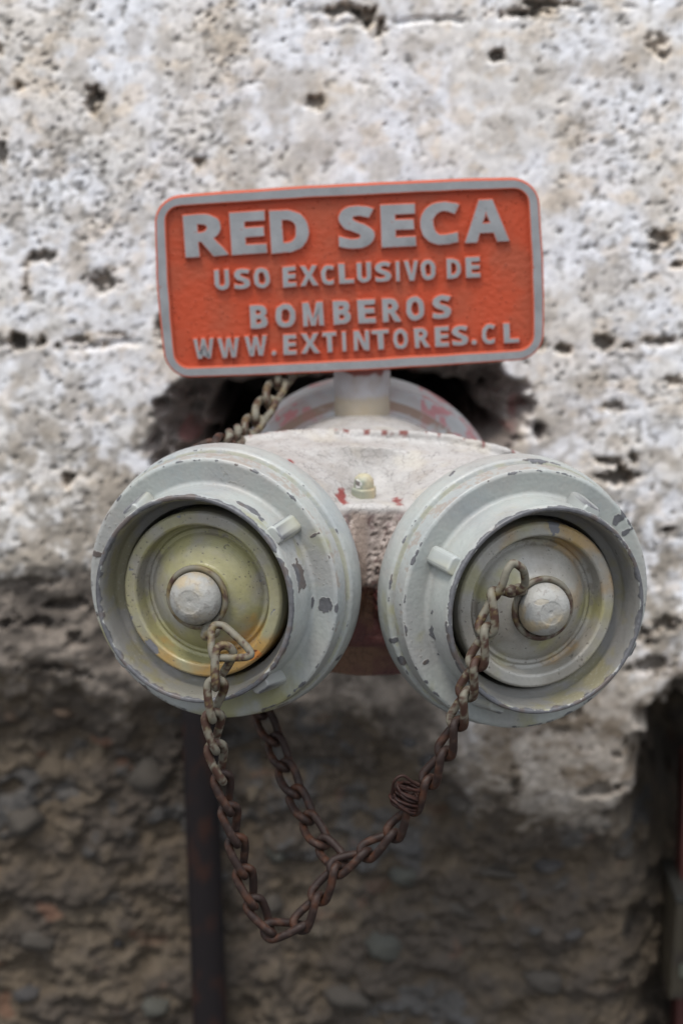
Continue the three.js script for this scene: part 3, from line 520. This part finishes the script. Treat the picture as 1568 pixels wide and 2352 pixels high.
// stub that carries the sign
const stubBase = P(831, 934, -0.222), SIGNZ = -0.222;
{
  const s = turned([[0.0002, -0.02, 0], [0.0192, -0.02, 0.001], [0.0186, 0.002, 0.004], [0.0173, 0.007, 0.004], [0.0171, 0.040, 0.001], [0.0150, 0.0435, 0.002], [0.0002, 0.044, 0]], 64, 512, (p, th, r, y) => {
    const a = fbm(p.x * 60, p.y * 60, p.z * 60, 4), b = fbm(p.x * 260, p.y * 260, p.z * 260, 3);
    let c = mixc([0.36, 0.35, 0.365], [0.31, 0.285, 0.27], sstep(-0.1, 0.3, a)); c = mixc(c, [0.32, 0.255, 0.15], sstep(0.0105, 0.005, y + 0.006 * a) * 0.7);
    c = mixc(c, [0.17, 0.045, 0.035], sstep(0.0215, 0.0235, y + 0.010 * a)); return [...c, 0.5 + 0.4 * b, 0.6];
  }, 0.0005);
  add(inlet, 'sign_stub', s.g, s.m, stubBase.clone().sub(BASE));
}
// plug on the block between the couplings
{
  const pos = P(835, 1144, -0.094), hex = new THREE.CylinderGeometry(0.0066, 0.0070, 0.0075, 6, 1); hex.translate(0, 0.00375, 0);
  const sh = new THREE.Shape(); for (let i = 0; i < 6; i++) { const a = i * PI / 3 + 0.35; sh[i ? 'lineTo' : 'moveTo'](0.0062 * Math.cos(a), 0.0062 * Math.sin(a)); }
  const hg = new THREE.ExtrudeGeometry(sh, { depth: 0.0055, bevelEnabled: true, bevelSize: 0.0010, bevelThickness: 0.0012, bevelSegments: 4 }); hg.rotateX(-PI / 2);
  const mat = new THREE.MeshPhysicalMaterial({ vertexColors: true, roughness: 0.5, specularIntensity: 0.7 });
  const f = (k) => (x, y, z) => { const a = fbm(x * 170 + k, y * 170, z * 170, 3); return mixc([0.37, 0.34, 0.235], mixc([0.25, 0.275, 0.225], [0.39, 0.295, 0.18], sstep(-0.05, 0.2, x * 30)), sstep(-0.15, 0.2, a)).map((v) => v * (1 + 0.3 * fbm(x * 500, y * 500, z * 500, 2))); };
  const plug = add(inlet, 'plug', paintVertices(hg, f(1)), mat, pos.clone().sub(BASE)); plug.rotation.x = 0.12;
  const dome = new THREE.LatheGeometry(profile([[0.0058, 0, 0], [0.0056, 0.0035, 0.001], [0.0052, 0.0055, 0.003], [0.003, 0.0078, 0.002], [0.0001, 0.0082, 0]], 0.0004), 40);
  add(plug, 'plug_top', paintVertices(dome, (x, y, z) => { const e = Math.hypot((x + 0.0036) / 0.0018, (y - 0.0035) / 0.0018) + fbm(x * 400, y * 400, z * 400, 2); return z > 0 && e < 0.9 ? [0.14, 0.13, 0.12] : z > 0 && e < 1.25 && x > -0.0042 ? [0.62, 0.62, 0.60] : f(4)(x, y, z); }), mat, V(0, 0.0062, 0));
}

// ───────────────────────────── the sign ─────────────────────────────
{
  const K = 0.6226 * 1.385 / FPX, cx = 550 * 0.5742 + 785 * 0.6226, cy = 650 * 0.5742 + 427 * 0.6226;  // metres per pixel of the enlarged crop; its centre on the photo grid
  const c = P(cx, cy, SIGNZ + 0.027), sign = thing('cast_sign', 'orange cast metal sign with raised grey border and lettering above the fire inlet', 'sign', c);
  const ROT = 2.92 * PI / 180; sign.rotation.set(-0.02, 0.02, ROT);
  const orangeBump = tile(512, (u, v) => { let s = 0; const N = 34, x = u * N, y = v * N, ix = Math.floor(x), iy = Math.floor(y); for (let j = -1; j <= 1; j++) for (let i = -1; i <= 1; i++) { const X = ((ix + i) % N + N) % N, Y = ((iy + j) % N + N) % N; if (hash(X, Y, 21) > 0.9) s = Math.max(s, sstep(0.24, 0.05, Math.hypot(ix + i + hash(X, Y, 1) - x, iy + j + hash(X, Y, 2) - y))); } return 0.4 + 0.22 * wrapn(u, v, 22, 4, 3) + 0.45 * s; });
  orangeBump.repeat.set(12, 12);
  const orangeMap = tile(512, (u, v) => mixc([0.375, 0.056, 0.021], [0.31, 0.064, 0.030], sstep(-0.15, 0.25, wrapn(u, v, 5, 5, 5))).map((x) => x * (1 + 0.10 * wrapn(u, v, 60, 2, 9))), true); orangeMap.repeat.set(7, 7);
  const greyMap = tile(512, (u, v) => { const sc = wrapn(u * 0.999, v, 6, 3, 2), fineS = n3(u * 40, v * 400, 3) * 0.05; const k = 0.29 + 0.16 * sc + fineS; const bleed = sstep(0.30, 0.38, wrapn(u, v, 24, 4, 14)); return mixc([k * 0.97, k, k * 1.035], [0.30, 0.07, 0.04], bleed * 0.7); }, true); greyMap.repeat.set(9, 9);
  const orange = new THREE.MeshPhysicalMaterial({ map: orangeMap, bumpMap: orangeBump, bumpScale: 0.0020, roughness: 0.5, specularIntensity: 0.6 });
  const side = new THREE.MeshPhysicalMaterial({ color: new THREE.Color().setRGB(0.42, 0.085, 0.042), roughness: 0.6, specularIntensity: 0.5 });
  const grey = new THREE.MeshPhysicalMaterial({ map: greyMap, roughness: 0.42, metalness: 0.5, bumpMap: greyMap, bumpScale: 0.0005 });
  const outline = (hw, hh, r, bow, Cls) => { const s = new Cls(), N = 18; const pts = []; const corner = (sx, sy, a0) => { for (let i = 0; i <= 10; i++) { const a = a0 + i / 10 * PI / 2; pts.push([sx * (hw - r) + r * Math.cos(a), sy * (hh - r) + r * Math.sin(a)]); } };
    const edge = (x0, y0, x1, y1, nx, ny) => { for (let i = 1; i < N; i++) { const t = i / N, b = bow * 4 * t * (1 - t); pts.push([lerp(x0, x1, t) + nx * b, lerp(y0, y1, t) + ny * b]); } };
    corner(1, 1, 0); edge(hw - r, hh, -hw + r, hh, 0, 1); corner(-1, 1, PI / 2); edge(-hw, hh - r, -hw, -hh + r, -1, 0); corner(-1, -1, PI); edge(-hw + r, -hh, hw - r, -hh, 0, -1); corner(1, -1, PI * 1.5); edge(hw, -hh + r, hw, hh - r, 1, 0);
    const wob = (x, y) => [x + 0.0004 * n3(x * 60, y * 60, 1), y + 0.0004 * n3(x * 60, y * 60, 8)];
    pts.forEach((p, i) => { const [x, y] = wob(...p); s[i ? 'lineTo' : 'moveTo'](x, y); }); return s; };
  const HW = 698 * K, HH = 333 * K, R = 92 * K;
  const plate = new THREE.ExtrudeGeometry(outline(HW - 0.001, HH - 0.001, R, 0.0012, THREE.Shape), { depth: 0.006, bevelEnabled: true, bevelSize: 0.001, bevelThickness: 0.001, bevelSegments: 3 }); plate.translate(0, 0, -0.0085);
  add(sign, 'plate', plate, orange);
  const ringShape = outline(HW - 0.0012, HH - 0.0012, R, 0.0012, THREE.Shape); ringShape.holes.push(outline(HW - 37 * K, HH - 35 * K, R * 0.62, 0.0008, THREE.Path));
  const border = new THREE.ExtrudeGeometry(ringShape, { depth: 0.0024, bevelEnabled: true, bevelSize: 0.0010, bevelThickness: 0.0011, bevelSegments: 4 }); border.translate(0, 0, -0.0012);
  add(sign, 'border', border, [grey, side]);
  add(sign, 'socket', (() => { const g = new THREE.CylinderGeometry(0.0172, 0.0172, 0.03, 32); return g; })(), side, V(stubBase.x - c.x, stubBase.y + 0.052 - c.y, stubBase.z - c.z - 0.008));
  const font = await new FontLoader().loadAsync('fonts/droid/droid_sans_bold.typeface.json'), thin = await new FontLoader().loadAsync('fonts/droid/droid_sans_regular.typeface.json');
  const lines = [
    ['REDSECA', [[183, 345], [350, 485], [495, 640], [740, 877], [895, 1027], [1038, 1187], [1198, 1365]], [200, 353], 160, 0.00135, font],
    ['USOEXCLUSIVODE', [[290, 350], [360, 425], [432, 497], [537, 592], [600, 672], [677, 732], [740, 802], [807, 865], [873, 937], [950, 970], [980, 1037], [1040, 1100], [1133, 1192], [1203, 1262]], [320, 473], 80, 0.0008, font],
    ['BOMBEROS', [[417, 487], [510, 590], [610, 692], [720, 790], [810, 882], [900, 975], [987, 1060], [1083, 1158]], [450, 613], 93, 0.0009, font],
    ['WWW.EXTINTORES.CL', [[210, 292], [300, 385], [398, 485], [495, 517], [537, 592], [603, 677], [683, 740], [754, 774], [795, 858], [863, 932], [940, 1000], [1018, 1080], [1092, 1150], [1155, 1220], [1226, 1252], [1265, 1320], [1345, 1408]], [240, 724], 80, 0.00075, font],
  ];
  const cs = Math.cos(ROT), sn = Math.sin(ROT), loc = (x, y) => [((x - 785) * cs - (y - 427) * sn) * K, (-(x - 785) * sn - (y - 427) * cs) * K];
  for (const [text, ranges, [bx, by], capH, bevel, fnt] of lines) [...text].forEach((ch, i) => {
    const [x0, x1] = ranges[i], yb = by - (x0 - bx) * Math.tan(ROT), [u0, v0] = loc(x0, yb), w = (x1 - x0) / cs * K, dot = ch === '.', h = (dot ? (x1 - x0) : capH) * K;
    const raw = ch === 'I' ? [new THREE.Shape([[0, 0], [0.2, 0], [0.2, 1], [0, 1]].map((p) => new THREE.Vector2(...p)))] : fnt.generateShapes(ch, 1), ex = raw.map((s) => s.extractPoints(8)), all = ex.flatMap((e) => e.shape);
    const lx = Math.min(...all.map((p) => p.x)), hx = Math.max(...all.map((p) => p.x)), ly = Math.min(...all.map((p) => p.y)), hy = Math.max(...all.map((p) => p.y));
    const jit = (hash(i, text.length, 3) - 0.5) * 0.5e-3;
    const sx = (w - 2 * bevel) / (hx - lx), sy = (h - 2 * bevel) / (hy - ly), map = (p) => { const X = (p.x - lx) * sx + bevel, Y = (p.y - ly) * sy + bevel; return new THREE.Vector2(X + 0.0004 * n3(X * 260 + i * 3, Y * 260, text.length), Y + 0.0004 * n3(X * 260, Y * 260 + i * 5, 9)); };
    const shapes = ex.map((e) => { const s = new THREE.Shape(e.shape.map(map)); s.holes = e.holes.map((q) => new THREE.Path(q.map(map))); return s; });
    const g = new THREE.ExtrudeGeometry(shapes, { depth: 0.0018, bevelEnabled: true, bevelSize: 0.0006, bevelOffset: bevel - 0.0006, bevelThickness: 0.0012, bevelSegments: 3, curveSegments: 6 });
    const m = add(sign, 'letter', g, [grey, side], V(u0, v0 + jit, -0.0012)); m.rotation.z = (hash(i, 7, text.length) - 0.5) * 0.03;
  });
}

// ───────────────────────────── chains ─────────────────────────────
const WIRE = 0.0023, LINK = 0.0276, LW = 0.0140, PITCHL = LINK - 4 * WIRE - 0.0004;
function linkGeometry(twist, paint) {
  const pts = [], hw = LW / 2 - WIRE, hl = LINK / 2 - WIRE, st = hl - hw;
  for (let i = 0; i < 48; i++) {
    const t = i / 48 * 4; let x, y;
    if (t < 1) { x = hw; y = lerp(-st, st, t); } else if (t < 2) { const a = (t - 1) * PI; x = hw * Math.cos(a); y = st + hw * Math.sin(a); } else if (t < 3) { x = -hw; y = lerp(st, -st, t - 2); } else { const a = PI + (t - 3) * PI; x = hw * Math.cos(a); y = -st + hw * Math.sin(a); }
    const a = twist * clamp(y / hl, -1, 1) / 2; pts.push(V(x * Math.cos(a), y, x * Math.sin(a)));
  }
  const g = tube(pts, WIRE, true, 64, 10); g.deleteAttribute('uv');
  return paintVertices(g, paint);
}
const rust = (k) => (x, y, z) => { const a = fbm(x * 120 + k, y * 120, z * 120, 3), b = fbm(x * 420 + k, y * 420, z * 420, 2); let c = mixc([0.020, 0.011, 0.009], [0.052, 0.019, 0.009], sstep(-0.1, 0.3, a)); c = mixc(c, [0.055, 0.042, 0.035], 0.45 * sstep(0.05, 0.3, b + 0.4 * a)); return c.map((v) => v * (1 + 0.4 * b)); };
const TW = 100 * PI / 180;
const G = { paint: [1, 2].map((k) => linkGeometry(TW, oldPaint(k * 7, 0.06))), half: [3, 4, 5].map((k) => linkGeometry(TW, oldPaint(k * 7, -0.10))), rust: [6, 7, 8, 9].map((k) => linkGeometry(TW, rust(k * 5))) };
const chainMat = new THREE.MeshPhysicalMaterial({ vertexColors: true, roughness: 0.6, specularIntensity: 0.55 });
function layChain(root, base, pts, kindAt, rollAt, flip) {
  const curve3 = new THREE.CatmullRomCurve3(pts, false, 'centripetal'), N = 1600, sp = curve3.getSpacedPoints(N), len = curve3.getLength(), n = Math.floor(len / PITCHL);
  const at = (s) => sp[Math.round(clamp(s / len) * N)];
  for (let i = 0; i < n; i++) {
    const s = (i + 0.5) * len / n, a = at(s - PITCHL * 0.5), b = at(s + PITCHL * 0.5), mid = a.clone().add(b).multiplyScalar(0.5);
    const y = a.clone().sub(b).normalize(), view = V(0, 0.2, 1), x = view.clone().cross(y).normalize().negate(), z = x.clone().cross(y);
    const f = (i + 0.5) / n, kind = kindAt(f), list = G[kind];
    const m = add(root, numbered('chain_link'), list[i % list.length], chainMat, mid.sub(base));
    m.quaternion.setFromRotationMatrix(new THREE.Matrix4().makeBasis(x, y, z)).multiply(new THREE.Quaternion().setFromAxisAngle(V(0, 1, 0), rollAt(f, i) + 0.16 * (hash(i, 4, n) - 0.5)));
  }
}
const px = (list) => list.map((p) => P(...p));
{
  const base = P(690, 2120, 0.004), ch = thing('chain', 'rusty twisted link chain hanging in a loop between the two caps', 'chain', base);
  // bent ring through the left cap's eye
  const tri = tube(px([[486, 1450, 0.011], [486, 1490, 0.016], [492, 1510, 0.018], [512, 1511, 0.020], [560, 1510, 0.020], [577, 1503, 0.020], [566, 1485, 0.018], [535, 1455, 0.014], [514, 1438, 0.010], [494, 1436, 0.009]]), WIRE * 0.92, true, 120, 10, 0.35); tri.deleteAttribute('uv');
  tri.translate(-base.x, -base.y, -base.z); add(ch, 'end_ring', paintVertices(tri, oldPaint(11, 0.14)), chainMat);
  const top = tube(px([[1195, 1355, 0.012], [1205, 1338, 0.013], [1200, 1308, 0.018], [1178, 1294, 0.020], [1163, 1312, 0.022], [1152, 1345, 0.022], [1136, 1372, 0.020], [1125, 1368, 0.016], [1140, 1356, 0.012], [1170, 1362, 0.010]]), WIRE * 0.95, true, 120, 10, 0.4); top.deleteAttribute('uv');
  top.translate(-base.x, -base.y, -base.z); add(ch, 'end_ring', paintVertices(top, oldPaint(17, 0.10)), chainMat);
  const path = px([[518, 1492, 0.019], [503, 1545, 0.020], [490, 1620, 0.018], [492, 1700, 0.014], [508, 1780, 0.010], [526, 1860, 0.008], [545, 1945, 0.006], [570, 2040, 0.004], [602, 2113, 0.004], [648, 2152, 0.004], [700, 2112, 0.003], [737, 2048, 0.002], [775, 1990, 0.001], [830, 1963, 0.001], [885, 1932, 0.002], [925, 1885, 0.004], [955, 1832, 0.006], [993, 1778, 0.009], [1028, 1712, 0.012], [1056, 1636, 0.016], [1078, 1565, 0.021], [1104, 1490, 0.024], [1122, 1420, 0.022], [1131, 1366, 0.019]]);
  layChain(ch, base, path, (f) => f < 0.10 ? 'paint' : f < 0.20 ? 'half' : f > 0.94 ? 'paint' : f > 0.82 ? 'half' : 'rust', (f) => f < 0.5 ? 0.95 : lerp(0.95, 1.1, clamp((f - 0.5) * 6)));
}
{
  const base = P(790, 1990, -0.002), ch = thing('chain', 'darker chain hanging behind the left coupling down to the looped chain', 'chain', base);
  const s = 0.092, c0 = rimL.clone().addScaledVector(dirL, -s), rx = V(Math.cos(YAW), 0, Math.sin(YAW)), arc = [];
  for (let a = 112; a <= 262; a += 15) { const t = a * PI / 180, r = 0.0690; arc.push(c0.clone().addScaledVector(rx, r * Math.cos(t)).add(V(0, r * Math.sin(t), 0))); }
  const path = [...px([[705, 836, -0.228], [668, 842, -0.212], [640, 880, -0.196], [608, 935, -0.176], [572, 985, -0.156]]), ...arc, ...px([[612, 1660, -0.082], [636, 1720, -0.068], [668, 1800, -0.050], [705, 1880, -0.032], [745, 1945, -0.016], [782, 1985, -0.004]])];
  layChain(ch, base, path, (f) => f < 0.20 ? 'paint' : f < 0.3 ? 'half' : 'rust', () => 0.25);
}
{ // wire wound round the looped chain
  const c = P(934, 1828, 0.008), w = thing('tie_wire', 'tangle of thin rusty wire wound round the looped chain', 'wire', c), dir = P(960, 1770, 0.008).sub(P(905, 1880, 0.006)).normalize();
  const a = V(0, 0, 1).cross(dir).normalize(), b = dir.clone().cross(a), mat = new THREE.MeshPhysicalMaterial({ vertexColors: true, roughness: 0.55, specularIntensity: 0.4 });
  for (let k = 0; k < 11; k++) {
    const pts = [], off = (k - 5) * 0.0012, tilt = (rnd() - 0.5) * 0.9, ra = 0.0056 + rnd() * 0.0022, rb = 0.0048 + rnd() * 0.0016, ph = rnd() * 6;
    for (let i = 0; i < 14; i++) { const t = i / 14 * 2 * PI; pts.push(a.clone().multiplyScalar(ra * Math.cos(t) + (rnd() - 0.5) * 0.0012).addScaledVector(b, rb * Math.sin(t)).addScaledVector(dir, off + tilt * 0.005 * Math.cos(t + ph) + (rnd() - 0.5) * 0.0006)); }
    const g = tube(pts, 0.00095, true, 70, 7); g.deleteAttribute('uv'); add(w, 'wire_turn', paintVertices(g, (x, y, z) => { const n = fbm(x * 400 + k, y * 400, z * 400, 2); return mixc([0.016, 0.008, 0.007], [0.036, 0.014, 0.010], sstep(-0.2, 0.3, n)); }), mat);
  }
  const loop = tube(px([[900, 1825, 0.012], [905, 1795, 0.016], [924, 1782, 0.016], [945, 1795, 0.014], [960, 1805, 0.012]]), 0.00085, false, 40, 7); loop.deleteAttribute('uv'); loop.translate(-c.x, -c.y, -c.z);
  add(w, 'wire_end', paintVertices(loop, () => [0.028, 0.013, 0.010]), mat);
}

renderer.render(scene, camera);
